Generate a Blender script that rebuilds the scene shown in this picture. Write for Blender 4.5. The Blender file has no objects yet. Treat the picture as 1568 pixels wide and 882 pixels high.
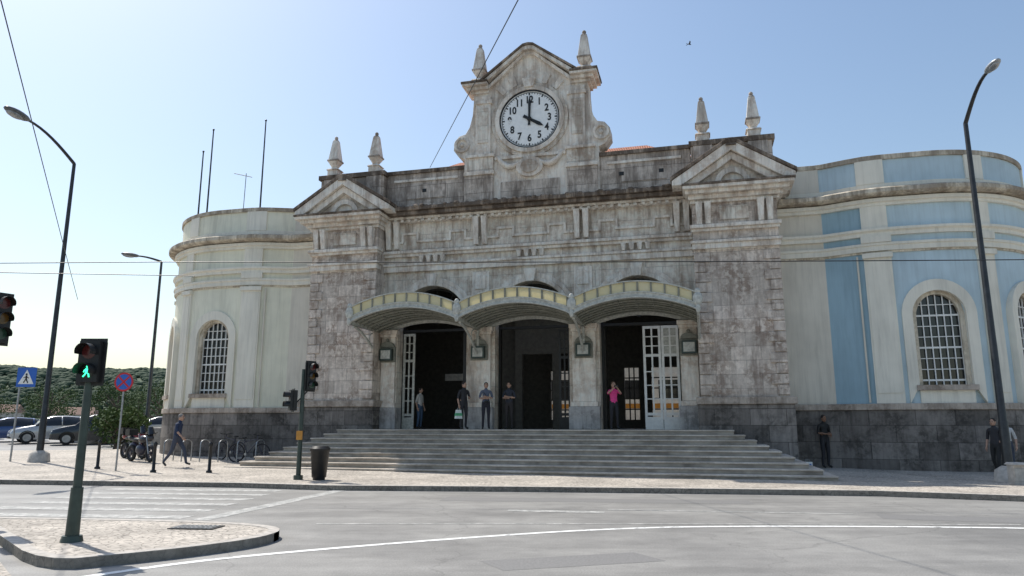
import bpy, bmesh, math, random
from mathutils import Vector, Matrix, Euler, noise
random.seed(7)
R=math.radians
sc=bpy.context.scene
# ------------------------------------------------------------------ materials
class NT:
    def __init__(s,name):
        s.m=bpy.data.materials.new(name); s.m.use_nodes=True
        s.n=s.m.node_tree.nodes; s.l=s.m.node_tree.links
        s.b=s.n['Principled BSDF']
    def node(s,t,**k):
        x=s.n.new(t)
        for a,v in k.items():
            if a.startswith('i_'): x.inputs[a[2:].replace('_',' ')].default_value=v
            else: setattr(x,a,v)
        return x
    def coord(s,scale=(1,1,1)):
        c=s.node('ShaderNodeTexCoord'); mp=s.node('ShaderNodeMapping')
        mp.inputs['Scale'].default_value=scale
        s.l.new(c.outputs['Object'],mp.inputs['Vector']); return mp.outputs[0]
    def noise(s,scale,detail=3,rough=.6,vec=None,st=(1,1,1)):
        x=s.node('ShaderNodeTexNoise'); x.inputs['Scale'].default_value=scale
        x.inputs['Detail'].default_value=detail; x.inputs['Roughness'].default_value=rough
        s.l.new(vec or s.coord(st),x.inputs['Vector']); return x.outputs['Fac']
    def ramp(s,fac,stops):
        r=s.node('ShaderNodeValToRGB'); e=r.color_ramp.elements
        while len(e)<len(stops): e.new(.5)
        for q,(p,c) in zip(e,stops):
            q.position=p; q.color=(c,c,c,1) if not hasattr(c,'__len__') else (*c,1)
        s.l.new(fac,r.inputs[0]); return r.outputs[0]
    def mix(s,fac,a,b,mode='MIX'):
        x=s.node('ShaderNodeMix',data_type='RGBA',blend_type=mode)
        for v,i in ((fac,0),(a,6),(b,7)):
            if isinstance(v,(int,float)): x.inputs[i].default_value=v
            elif isinstance(v,tuple): x.inputs[i].default_value=(*v,1)
            else: s.l.new(v,x.inputs[i])
        return x.outputs[2]
    def math(s,op,a,b=0.0):
        x=s.node('ShaderNodeMath',operation=op)
        for v,i in ((a,0),(b,1)):
            if isinstance(v,(int,float)): x.inputs[i].default_value=v
            else: s.l.new(v,x.inputs[i])
        return x.outputs[0]
    def bump(s,h,strength=.3,dist=.02):
        x=s.node('ShaderNodeBump'); x.inputs['Strength'].default_value=strength; x.inputs['Distance'].default_value=dist
        s.l.new(h,x.inputs['Height']); s.l.new(x.outputs[0],s.b.inputs['Normal'])
    def col(s,c):
        if isinstance(c,tuple): s.b.inputs['Base Color'].default_value=(*c,1)
        else: s.l.new(c,s.b.inputs['Base Color'])
    def setp(s,rough=.8,metal=0,spec=None):
        s.b.inputs['Roughness'].default_value=rough; s.b.inputs['Metallic'].default_value=metal
        if spec is not None: s.b.inputs['Specular IOR Level'].default_value=spec
        return s.m
def simple(name,c,rough=.6,metal=0,var=.25,scale=6,bump=0,spec=None):
    t=NT(name); n=t.noise(scale,2)
    a=tuple(x*(1-var) for x in c); b=tuple(min(1,x*(1+var*.6)) for x in c)
    t.col(t.ramp(n,[(.3,a),(.7,b)]))
    if bump: t.bump(n,bump)
    return t.setp(rough,metal,spec)
def stone(name,dark,light,stain,brick=None,zg=(8,12.5),mort=.5,blot=.5,stainamt=.6,zadd=.13,fine=.42):
    t=NT(name)
    n1=t.noise(1.1,4,.7); n2=t.noise(5,4,.72)
    base=t.mix(t.ramp(n1,[(.4,0.0),(.57,1.0)]),dark,light)
    base=t.mix(t.math('MULTIPLY',t.ramp(n2,[(.47,0.0),(.58,1.0)]),blot),base,tuple(min(.88,x*1.2) for x in light))
    if brick:
        c=t.node('ShaderNodeTexCoord'); sep=t.node('ShaderNodeSeparateXYZ'); t.l.new(c.outputs['Object'],sep.inputs[0])
        com=t.node('ShaderNodeCombineXYZ')
        sx=t.math('ADD',sep.outputs[0],t.math('MULTIPLY',sep.outputs[1],.9))
        t.l.new(sx,com.inputs[0]); t.l.new(sep.outputs[2],com.inputs[1])
        b=t.node('ShaderNodeTexBrick'); t.l.new(com.outputs[0],b.inputs['Vector'])
        b.inputs['Scale'].default_value=1; b.inputs['Brick Width'].default_value=brick[0]; b.inputs['Row Height'].default_value=brick[1]
        b.inputs['Mortar Size'].default_value=.012; b.inputs['Mortar Smooth'].default_value=.2
        b.inputs['Color1'].default_value=(brick[2],)*3+(1,); b.inputs['Color2'].default_value=(brick[3],)*3+(1,); b.inputs['Mortar'].default_value=(mort,)*3+(1,)
        base=t.mix(1.0,base,b.outputs['Color'],'MULTIPLY')
        t.bump(t.math('SUBTRACT',n2,t.math('MULTIPLY',b.outputs['Fac'],1.5)),.5,.03)
    st=t.noise(1.0,4,.72,st=(2.4,2.4,.4)); st2=t.noise(1.0,3,.7,st=(9,9,.7))
    c2=t.node('ShaderNodeTexCoord'); s2=t.node('ShaderNodeSeparateXYZ'); t.l.new(c2.outputs['Object'],s2.inputs[0])
    mr=t.node('ShaderNodeMapRange'); t.l.new(s2.outputs[2],mr.inputs[0]); mr.inputs[1].default_value=zg[0]; mr.inputs[2].default_value=zg[1]
    mr.inputs[3].default_value=.0; mr.inputs[4].default_value=zadd
    f=t.math('ADD',st,mr.outputs[0])
    base=t.mix(t.math('MULTIPLY',t.ramp(f,[(.5,0.0),(.66,1.0)]),stainamt),base,stain)
    base=t.mix(fine,base,t.ramp(st2,[(.42,1.0),(.68,.5)]),'MULTIPLY')
    t.col(base); return t.setp(.9,0,.25)
M={}
M['wall']=stone('stone_wall',(.58,.48,.39),(.84,.755,.65),(.26,.19,.14),(1.25,.62,.90,1.0),stainamt=.68,mort=.7,zadd=.06)
M['pier']=stone('stone_pier',(.46,.36,.29),(.74,.64,.55),(.24,.175,.14),(1.0,.48,.68,1.0),blot=.9,stainamt=.58,mort=.66,zadd=.05)
M['trim']=stone('stone_trim',(.64,.545,.455),(.86,.78,.68),(.30,.23,.18),None,stainamt=.6,zg=(9,18),zadd=.05)
M['parapet']=stone('stone_parapet',(.46,.385,.32),(.70,.61,.525),(.17,.135,.11),(1.4,.6,.82,1.0),zg=(8,12),stainamt=.75,zadd=.10)
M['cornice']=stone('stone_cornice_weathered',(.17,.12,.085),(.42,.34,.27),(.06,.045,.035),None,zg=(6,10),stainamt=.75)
M['plinth']=stone('plinth_stone',(.13,.117,.105),(.29,.26,.235),(.075,.065,.057),(1.15,.55,.5,1.0),zg=(3,9),stainamt=.5,mort=.4)
M['plinthcap']=stone('plinth_cap_stone',(.30,.245,.20),(.50,.43,.365),(.15,.12,.095),None,zg=(3,9),stainamt=.5)
M['gray']=stone('grey_stone',(.28,.27,.26),(.46,.445,.43),(.14,.13,.12),None,zg=(3,9))
def plaster(name,c,stain=.35):
    t=NT(name); n=t.noise(.6,3,.6); st=t.noise(1,4,.72,st=(3,3,.25)); st2=t.noise(1,3,.7,st=(8,8,.5))
    a=tuple(x*.86 for x in c)
    b=t.mix(t.ramp(n,[(.35,0.0),(.65,1.0)]),a,c)
    b=t.mix(t.math('MULTIPLY',t.ramp(st,[(.54,0.0),(.7,1.0)]),stain),b,tuple(x*.55 for x in c))
    b=t.mix(.25,b,t.ramp(st2,[(.45,1.0),(.7,.6)]),'MULTIPLY')
    t.col(b); return t.setp(.85,0,.2)
M['cream']=plaster('cream_plaster',(.84,.82,.67))
M['cream2']=plaster('cream_trim_plaster',(.84,.80,.69))
M['beige']=plaster('beige_plaster',(.74,.69,.59),.4)
M['blue']=plaster('blue_plaster',(.55,.68,.74),.2)
M['shadedblue']=plaster('shaded_blue_plaster',(.35,.50,.58),.3)  # same blue wall beside the recess, its shadow put into the colour
M['wcorn']=stone('wing_cornice',(.46,.39,.29),(.70,.63,.51),(.20,.155,.12),None,zg=(7,10.5),stainamt=.65)
def steps():
    t=NT('step_stone'); n=t.noise(.8,4,.7); n2=t.noise(9,3,.7)
    b=t.mix(t.ramp(n,[(.38,0.0),(.62,1.0)]),(.44,.385,.32),(.68,.61,.525)); b=t.mix(.5,b,t.ramp(n2,[(.3,.55),(.65,1.0)]),'MULTIPLY')
    t.col(b); return t.setp(.85,0,.3)
M['steps']=steps()
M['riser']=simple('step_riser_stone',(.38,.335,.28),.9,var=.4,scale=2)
def asphalt():
    t=NT('asphalt'); n=t.noise(.3,4,.65); n2=t.noise(45,3,.8); n3=t.noise(1.0,4,.65,st=(.2,1.4,1)); n4=t.noise(2.2,4,.7)
    b=t.mix(t.ramp(n,[(.38,0.0),(.6,1.0)]),(.24,.233,.22),(.325,.315,.295)); b=t.mix(.6,b,t.ramp(n2,[(.32,.45),(.68,1.2)]),'MULTIPLY')
    b=t.mix(.5,b,t.ramp(n3,[(.4,.74),(.6,1.08)]),'MULTIPLY'); b=t.mix(.35,b,t.ramp(n4,[(.35,.7),(.6,1.1)]),'MULTIPLY')
    v=t.node('ShaderNodeTexVoronoi',feature='DISTANCE_TO_EDGE'); v.inputs['Scale'].default_value=.22
    wn=t.node('ShaderNodeTexNoise'); wn.inputs['Scale'].default_value=1.2; wn.inputs['Detail'].default_value=4
    cc=t.coord(); t.l.new(cc,wn.inputs['Vector'])
    mv=t.node('ShaderNodeVectorMath',operation='MULTIPLY_ADD'); t.l.new(wn.outputs['Color'],mv.inputs[0]); mv.inputs[1].default_value=(1.2,1.2,0); t.l.new(cc,mv.inputs[2])
    t.l.new(mv.outputs[0],v.inputs['Vector'])
    crack=t.ramp(v.outputs['Distance'],[(0.0,.55),(.004,1.0)])
    b=t.mix(.5,b,crack,'MULTIPLY')
    t.col(b); return t.setp(.65,0,.4)
M['asphalt']=asphalt()
M['patch']=simple('asphalt_repair_patch',(.20,.195,.188),.75,var=.2,scale=30)
def cobble(name,c,sc_=9,dark=.45):
    t=NT(name); v=t.node('ShaderNodeTexVoronoi',feature='DISTANCE_TO_EDGE'); v.inputs['Scale'].default_value=sc_
    t.l.new(t.coord(),v.inputs['Vector'])
    n=t.noise(.7,4,.7); n2=t.noise(11,1)
    b=t.mix(t.ramp(n,[(.38,0.0),(.62,1.0)]),tuple(x*.7 for x in c),c)
    b=t.mix(.6,b,t.ramp(n2,[(.35,.55),(.65,1.1)]),'MULTIPLY')
    b=t.mix(1.0,b,t.ramp(v.outputs['Distance'],[(0.0,dark),(.09,1.0)]),'MULTIPLY')
    t.col(b); return t.setp(.8,0,.3)
M['cobble']=cobble('cobble_paving',(.60,.54,.465))
M['kerb']=simple('kerb_granite',(.45,.415,.37),.8,var=.3,scale=9)
M['earth']=simple('ground_earth',(.22,.21,.18),.95,var=.3,scale=.3)
def paint():
    t=NT('road_paint'); n=t.noise(6,5,.75)
    t.col(t.ramp(n,[(.36,(.30,.30,.29)),(.48,(.80,.80,.77))])); return t.setp(.7)
M['paint']=paint()
def fpaint():
    t=NT('faded_road_paint'); n=t.noise(5,5,.75)
    t.col(t.ramp(n,[(.44,(.28,.28,.265)),(.64,(.54,.53,.50))])); return t.setp(.75)
M['fpaint']=fpaint()
M['glass']=simple('dark_glass',(.02,.023,.026),.08,0,.2,1,spec=.6)
M['white']=simple('white_paint',(.80,.80,.77),.5,var=.12)
M['black']=simple('black_iron',(.018,.018,.018),.45,.2,spec=.5)
M['pole']=simple('dark_green_pole_paint',(.045,.065,.055),.45,.2)
M['lamppole']=simple('dark_lamp_pole',(.045,.047,.05),.4,.5)
M['steel']=simple('galvanised_steel',(.35,.36,.37),.45,.7)
M['concrete']=simple('concrete',(.46,.43,.39),.9,bump=.2)
M['dial']=simple('clock_dial_white',(.88,.88,.86),.4,var=.06)
M['cmetal']=simple('canopy_painted_iron',(.50,.50,.45),.55,var=.3,scale=10)
M['cdark']=simple('canopy_rib_iron',(.22,.22,.18),.6,var=.3,scale=10)
def transl(name,c1,c2,tc,f):
    t=NT(name); n=t.noise(3,3); t.col(t.ramp(n,[(.3,c1),(.7,c2)])); t.setp(.4)
    tr=t.node('ShaderNodeBsdfTranslucent'); tr.inputs[0].default_value=(*tc,1)
    mx=t.node('ShaderNodeMixShader'); mx.inputs[0].default_value=f
    t.l.new(t.b.outputs[0],mx.inputs[1]); t.l.new(tr.outputs[0],mx.inputs[2]); t.l.new(mx.outputs[0],t.n['Material Output'].inputs[0]); return t.m
M['croof']=transl('canopy_wired_glass',(.17,.165,.12),(.32,.30,.22),(.40,.37,.26),.28)
M['cglass']=transl('canopy_cream_glass',(.86,.79,.52),(.92,.87,.66),(.98,.90,.62),.5)
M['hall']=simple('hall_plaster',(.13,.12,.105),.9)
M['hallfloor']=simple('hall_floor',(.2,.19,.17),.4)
def tiles(name='clay_roof_tiles',a=(.36,.13,.07),b_=(.55,.22,.13)):
    t=NT(name); w=t.node('ShaderNodeTexWave'); w.inputs['Scale'].default_value=4; t.l.new(t.coord(),w.inputs[0]); n=t.noise(3)
    t.col(t.mix(t.ramp(n,[(.3,0.0),(.7,1.0)]),a,b_)); t.bump(w.outputs['Fac'],.8,.05); return t.setp(.85)
M['tiles']=tiles(); M['tiles2']=tiles('old_roof_tiles',(.20,.12,.09),(.28,.17,.13))
def emis(name,c,s):
    t=NT(name); t.col(c); t.b.inputs['Emission Color'].default_value=(*c,1); t.b.inputs['Emission Strength'].default_value=s; return t.m
M['green_led']=emis('green_signal_led',(.05,1.0,.45),2.2)
M['reds']=simple('sign_red',(.55,.02,.03),.4,var=.1); M['blues']=simple('sign_blue',(.02,.12,.48),.4,var=.1); M['yellow']=simple('orange_stripe_paint',(.55,.25,.04),.5,var=.15)
M['rubber']=simple('rubber',(.015,.015,.015),.8)
# ------------------------------------------------------------------ mesh builder
class MB:
    def __init__(s): s.v=[]; s.f=[]; s.m=[]; s.mats=[]; s.X=Matrix.Identity(4); s.sm=[]
    def mi(s,m):
        m=M[m] if isinstance(m,str) else m
        if m not in s.mats: s.mats.append(m)
        return s.mats.index(m)
    def add(s,vs,fs,m,smooth=False):
        o=len(s.v); s.v+=[tuple(s.X@Vector(v)) for v in vs]; k=s.mi(m)
        for f in fs: s.f.append([i+o for i in f]); s.m.append(k); s.sm.append(smooth)
    def box(s,x0,x1,y0,y1,z0,z1,m):
        s.add([(x0,y0,z0),(x1,y0,z0),(x1,y1,z0),(x0,y1,z0),(x0,y0,z1),(x1,y0,z1),(x1,y1,z1),(x0,y1,z1)],
              [(3,2,1,0),(4,5,6,7),(0,1,5,4),(1,2,6,5),(2,3,7,6),(3,0,4,7)],m)
    def bd(s,s0,s1,d0,d1,z0,z1,m): s.box(min(s0,s1),max(s0,s1),-max(d0,d1),-min(d0,d1),z0,z1,m)
    def frus(s,cx,cy,z0,z1,a,b,m,a2=None,b2=None):
        a2=a if a2 is None else a2; b2=b if b2 is None else b2
        s.add([(cx-a,cy-a2,z0),(cx+a,cy-a2,z0),(cx+a,cy+a2,z0),(cx-a,cy+a2,z0),(cx-b,cy-b2,z1),(cx+b,cy-b2,z1),(cx+b,cy+b2,z1),(cx-b,cy+b2,z1)],
              [(3,2,1,0),(4,5,6,7),(0,1,5,4),(1,2,6,5),(2,3,7,6),(3,0,4,7)],m)
    def prism(s,poly,d0,d1,m,smooth=False):
        n=len(poly); vs=[(x,-d1,z) for x,z in poly]+[(x,-d0,z) for x,z in poly]
        fs=[list(range(n)),list(range(2*n-1,n-1,-1))]+[(i,(i+1)%n,n+(i+1)%n,n+i) for i in range(n)]
        s.add(vs,fs,m,smooth)
    def hprism(s,poly,z0,z1,m):
        n=len(poly); vs=[(x,y,z1) for x,y in poly]+[(x,y,z0) for x,y in poly]
        s.add(vs,[list(range(n)),list(range(2*n-1,n-1,-1))]+[(i,(i+1)%n,n+(i+1)%n,n+i) for i in range(n)],m)
    def ring(s,inner,outer,d0,d1,m,closed=False):
        n=len(inner); vs=[]
        for (a,b),(c,d) in zip(inner,outer): vs+=[(a,-d1,b),(c,-d1,d),(c,-d0,d),(a,-d0,b)]
        fs=[]
        for i in range(n if closed else n-1):
            p=i*4;q=((i+1)%n)*4
            for k in range(4): fs.append((p+k,q+k,q+(k+1)%4,p+(k+1)%4))
        if not closed: fs+=[(0,1,2,3),(n*4-4,n*4-3,n*4-2,n*4-1)]
        s.add(vs,fs,m)
    def tube(s,pts,r,m,n=8,cap=True):
        pts=[Vector(p) for p in pts]; rs=r if hasattr(r,'__len__') else [r]*len(pts)
        vs=[];fs=[]; up=None
        for i,p in enumerate(pts):
            t=(pts[min(i+1,len(pts)-1)]-pts[max(i-1,0)]).normalized()
            if up is None: up=Vector((0,0,1)) if abs(t.z)<.9 else Vector((1,0,0))
            a=t.cross(up).normalized(); b=a.cross(t).normalized(); up=b
            for k in range(n):
                an=2*math.pi*k/n; vs.append(p+(a*math.cos(an)+b*math.sin(an))*rs[i])
        for i in range(len(pts)-1):
            for k in range(n): fs.append((i*n+k,i*n+(k+1)%n,(i+1)*n+(k+1)%n,(i+1)*n+k))
        s.add(vs,fs,m,True)
        if cap: s.add(vs[:n],[list(range(n))],m); s.add(vs[-n:],[list(range(n))],m)
    def sphere(s,c,r,m,seg=12,rg=8):
        r=r if hasattr(r,'__len__') else (r,r,r); vs=[];fs=[]
        for i in range(rg+1):
            th=math.pi*i/rg
            for k in range(seg):
                ph=2*math.pi*k/seg; vs.append((c[0]+r[0]*math.sin(th)*math.cos(ph),c[1]+r[1]*math.sin(th)*math.sin(ph),c[2]+r[2]*math.cos(th)))
        for i in range(rg):
            for k in range(seg): fs.append((i*seg+k,(i+1)*seg+k,(i+1)*seg+(k+1)%seg,i*seg+(k+1)%seg))
        s.add(vs,fs,m,True)
    def disc(s,c,r,m,n=48,ax='y'):
        if ax=='y': vs=[(c[0]+r*math.cos(2*math.pi*k/n),c[1],c[2]+r*math.sin(2*math.pi*k/n)) for k in range(n)]
        else: vs=[(c[0]+r*math.cos(2*math.pi*k/n),c[1]+r*math.sin(2*math.pi*k/n),c[2]) for k in range(n)]
        s.add(vs,[list(range(n))],m)
    def done(s,name,parent=None,bevel=0,merge=False):
        me=bpy.data.meshes.new(name); me.from_pydata(s.v,[],s.f)
        for m in s.mats: me.materials.append(m)
        me.polygons.foreach_set('material_index',s.m); me.polygons.foreach_set('use_smooth',s.sm)
        bm=bmesh.new(); bm.from_mesh(me)
        if merge: bmesh.ops.remove_doubles(bm,verts=bm.verts,dist=.0005)
        bmesh.ops.recalc_face_normals(bm,faces=bm.faces)
        bm.to_mesh(me); bm.free(); me.update()
        o=bpy.data.objects.new(name,me); sc.collection.objects.link(o)
        if parent: o.parent=parent
        if bevel:
            b=o.modifiers.new('Bevel','BEVEL'); b.width=bevel; b.segments=1; b.limit_method='ANGLE'; b.angle_limit=R(50)
        return o
def empty(name,loc=(0,0,0),rz=0):
    e=bpy.data.objects.new(name,None); sc.collection.objects.link(e); e.location=loc; e.rotation_euler=(0,0,rz); return e
def arc(cx,cz,rx,rz,a0,a1,n):
    return [(cx+rx*math.cos(R(a0+(a1-a0)*i/n)),cz+rz*math.sin(R(a0+(a1-a0)*i/n))) for i in range(n+1)]
# ------------------------------------------------------------------ ground
G0=21.5
def gz(y): return .025*max(0,min(y,60)-G0)
def sheet(name,poly,off,m,thick=0):
    bm=bmesh.new(); vs=[bm.verts.new((x,y,0)) for x,y in poly]; bm.faces.new(vs)
    for yy in (G0,60):
        bmesh.ops.bisect_plane(bm,geom=bm.verts[:]+bm.edges[:]+bm.faces[:],plane_co=(0,yy,0),plane_no=(0,1,0))
    for v in bm.verts: v.co.z=gz(v.co.y)+off
    bmesh.ops.recalc_face_normals(bm,faces=bm.faces)
    for f in bm.faces:
        if f.normal.z<0: f.normal_flip()
    if thick:
        r=bmesh.ops.extrude_edge_only(bm,edges=[e for e in bm.edges if len(e.link_faces)==1])
        for v in [g for g in r['geom'] if isinstance(g,bmesh.types.BMVert)]: v.co.z-=thick
    me=bpy.data.meshes.new(name); bm.to_mesh(me); bm.free(); me.materials.append(M[m])
    o=bpy.data.objects.new(name,me); sc.collection.objects.link(o); return o
sheet('ground',[(-3000,-600),(3000,-600),(3000,4000),(-3000,4000)],-.02,'earth')
sheet('road',[(-120,-60),(120,-60),(120,90),(-120,90)],0,'asphalt')
kerbpts=[(-60,27),(-30,23.2),(-14.4,20.8),(-7.3,19.7),(-4.7,18.9),(.26,18.5),(5,17.9),(8.5,17.4),(11.1,16.2),(16,13.2),(24,7.5),(60,-20)]
sheet('pavement',kerbpts+[(60,60),(-12,60),(-17,36),(-24,34.5),(-60,38)],.12,'cobble',.2)
def strip(pts,w,z0,z1,m,name,side=1):
    mb=MB(); n=len(pts); L=[];Rr=[]
    for i,p in enumerate(pts):
        a=Vector(pts[max(i-1,0)]);b=Vector(pts[min(i+1,n-1)]);t=(b-a).normalized();nn=Vector((-t.y,t.x))
        p=Vector(p); L.append(p+nn*w*side); Rr.append(p)
    vs=[];fs=[]
    for l,r in zip(L,Rr):
        gl=gz(l.y);gr=gz(r.y)
        vs+=[(r.x,r.y,gr+z0),(r.x,r.y,gr+z1),(l.x,l.y,gl+z1),(l.x,l.y,gl+z0)]
    for i in range(n-1):
        p=i*4;q=p+4
        for k in range(3 if z0!=z1 else 0): fs.append((p+k,q+k,q+k+1,p+k+1))
        if z0==z1: fs.append((p+1,q+1,q+2,p+2))
    mb.add(vs,fs,m); return mb.done(name)
def smoothp(pts,it=2):
    for _ in range(it):
        o=[pts[0]]
        for a,b in zip(pts,pts[1:]):
            a=Vector(a);b=Vector(b); o+=[tuple(a*.75+b*.25),tuple(a*.25+b*.75)]
        pts=o+[pts[-1]]
    return pts
strip(kerbpts,.25,-.05,.128,'kerb','kerb',1)
isl=smoothp([(-9.1,12.6),(-7.17,10.53),(-5.36,8.57),(-4.6,9.12),(-4.03,9.6),(-3.4,10.4),(-3.4,11.3),(-4.3,11.9),(-6.27,12.3),(-9.1,12.6)],2)
sheet('traffic_island',isl[:-1],.12,'cobble',.16)
strip(isl,.16,-.05,.126,'kerb','island_kerb',1)
sheet('ramp_paving',[(-9.5,11.5),(-7.3,10.45),(-5.5,8.35),(-6.0,7.2),(-10,7.2)],.012,'cobble')
def mark(pts,w,m,name): return strip(pts,w,.004,.004,m,name)
mark(smoothp([(-4.9,8.0),(-3.92,9.2),(-2.51,10.1),(-.81,11.0),(1.22,11.9),(3.42,12.35),(8.32,12.15),(14,11.0),(24,6)],2),.13,'paint','road_marking_solid_line')
mark([(-.11,14.42),(1.74,14.11)],.28,'fpaint','road_marking_dash')
mark([(1.88,14.65),(6.38,13.95)],.1,'fpaint','road_marking_thin_line')
mark(smoothp([(-3.3,12.6),(-.5,12.65),(2.2,12.6),(8.5,12.5)],1),.08,'fpaint','road_marking_edge_line')
mark([(-5.3,13.08),(-4.2,18.8)],.35,'fpaint','road_marking_stop_line')
mb=MB()
for i in range(6):
    y=13.3+i*1.05
    mb.add([(-10.5,y+.5,.004),(-5.9,y,.004),(-5.8,y+.42,.004),(-10.4,y+.92,.004)],[(0,1,2,3)],'fpaint')
for i in range(3):
    x=-5.0+i*.9; mb.add([(x,7.3,.0045),(x+.45,7.3,.0045),(x+.1,8.0,.0045),(x-.35,8.0,.0045)],[(0,1,2,3)],'paint')
mb.done('zebra_crossing')
mb=MB()
for q in ([(-1.5,17.2),(5.2,16.4),(5.1,15.7),(-1.6,16.4)],[(6.8,14.0),(9.8,13.2),(9.4,12.5),(6.6,13.3)],[(-.4,9.3),(1.6,9.9),(1.9,9.3),(-.1,8.7)]):
    mb.add([(x,y,.002) for x,y in q],[(0,1,2,3)],'patch')
mb.done('asphalt_repair_patches')
mb=MB(); mb.X=Matrix.Translation((-4.75,11.3,.122))@Matrix.Rotation(R(-6),4,'Z')
mb.box(-.35,.35,-.2,.2,0,.012,'black')
for i in range(9): mb.box(-.3+i*.07,-.27+i*.07,-.17,.17,.012,.02,'steel')
mb.done('drain_grate')
# ------------------------------------------------------------------ station
ST=empty('train_station',(.745,27.31,-.03),R(-14.5))
zr=5.68; rr=1.45; cs=(-4.05,0,4.05)
poly=[(-6.15,1.3)]
for c in cs: poly+=[(c-rr,1.3)]+arc(c,zr,rr,rr,180,0,20)+[(c+rr,1.3)]
poly+=[(6.15,1.3),(6.15,9.8),(-6.15,9.8)]
mb=MB(); mb.prism(poly,-.8,0,'wall'); mb.done('facade_wall',ST)
mb=MB()
for c in cs:
    for r0,r1,dd in ((rr,rr+.16,.10),(rr+.16,rr+.34,.06)):
        mb.ring(arc(c,zr,r0,r0,180,0,24),arc(c,zr,r1,r1,180,0,24),.003,dd,'trim')
    mb.frus(c,-.1,7.1,7.6,.16,.24,'trim',.15,.17)
for c in (-2.025,2.025,-5.83,5.83):
    w=.44 if abs(c)<3 else .3
    mb.bd(c-w,c+w,.003,.16,2.5,5.1,'trim'); mb.bd(c-w-.05,c+w+.05,.003,.22,5.1,5.22,'trim'); mb.bd(c-w-.1,c+w+.1,.003,.28,5.22,5.38,'trim')
    mb.bd(c-w-.06,c+w+.06,.003,.24,2.32,2.5,'trim')
    mb.bd(c-w-.13,c+w+.13,-.3,.3,1.5,2.32,'gray')
mb.done('arch_pilasters',ST,.015)
mb=MB()
a,b=-6.15,6.15
mb.bd(a,b,.003,.14,7.75,7.98,'trim'); mb.bd(a,b,.003,.2,7.98,8.08,'trim')
mb.bd(a,b,.003,.22,8.5,8.62,'trim'); mb.bd(a,b,.003,.14,8.38,8.5,'trim')
for c in cs:
    w=1.35
    pts=[(c-1.95,9.0),(c-w,9.0),(c-w,9.35),(c-.7,9.35),(c-.7,9.02),(c+.7,9.02),(c+.7,9.35),(c+w,9.35),(c+w,9.0),(c+1.95,9.0)]
    for (x0,z0),(x1,z1) in zip(pts,pts[1:]):
        mb.bd(min(x0,x1)-.05,max(x0,x1)+.05,.003,.07+.003*(x0!=x1),min(z0,z1)-.05,max(z0,z1)+.05,'trim')
    for k in range(4):
        x=c-.45+k*.3; mb.frus(x,-.13,8.1,8.36,.06,.1,'trim',.08,.13)
for c in (-2.2,-1.85,1.85,2.2,-5.95,-5.6,5.6,5.95):
    mb.frus(c,-.12,8.7,9.82,.09,.12,'trim',.09,.24)
for c in (-2.03,2.03):
    mb.bd(c-.35,c+.35,.003,.07,5.9,7.6,'trim'); mb.bd(c-.22,c+.22,.07,.11,6.9,7.45,'trim')
mb.done('facade_mouldings',ST,.012)
mb=MB()
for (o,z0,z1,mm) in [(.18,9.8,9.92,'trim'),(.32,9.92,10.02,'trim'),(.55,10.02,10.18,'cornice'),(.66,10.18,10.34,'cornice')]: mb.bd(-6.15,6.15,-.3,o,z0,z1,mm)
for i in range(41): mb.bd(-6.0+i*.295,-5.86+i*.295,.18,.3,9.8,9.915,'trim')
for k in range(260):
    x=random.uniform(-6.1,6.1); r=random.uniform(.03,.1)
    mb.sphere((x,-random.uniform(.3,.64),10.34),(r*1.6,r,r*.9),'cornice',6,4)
mb.done('main_cornice',ST,.02)
mb=MB()
for a,b in ((-6.2,-2.7),(2.7,6.2)):
    mb.bd(a,b,-.5,0,10.3,11.95,'parapet'); mb.bd(a,b,-.56,.08,11.95,12.1,'cornice')
    mb.bd(a,b,.003,.06,10.35,10.6,'parapet')
    mb.bd(a+.35,b-.35,.003,.05,11.6,11.7,'trim')
    mb.bd(a+.9,b-.9,.003,.035,10.85,11.45,'parapet')
for x in (-4.5,3.6,5.1): mb.bd(x-.09,x+.09,.04,.045,11.1,11.25,'black')
mb.done('parapet',ST,.015)
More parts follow.
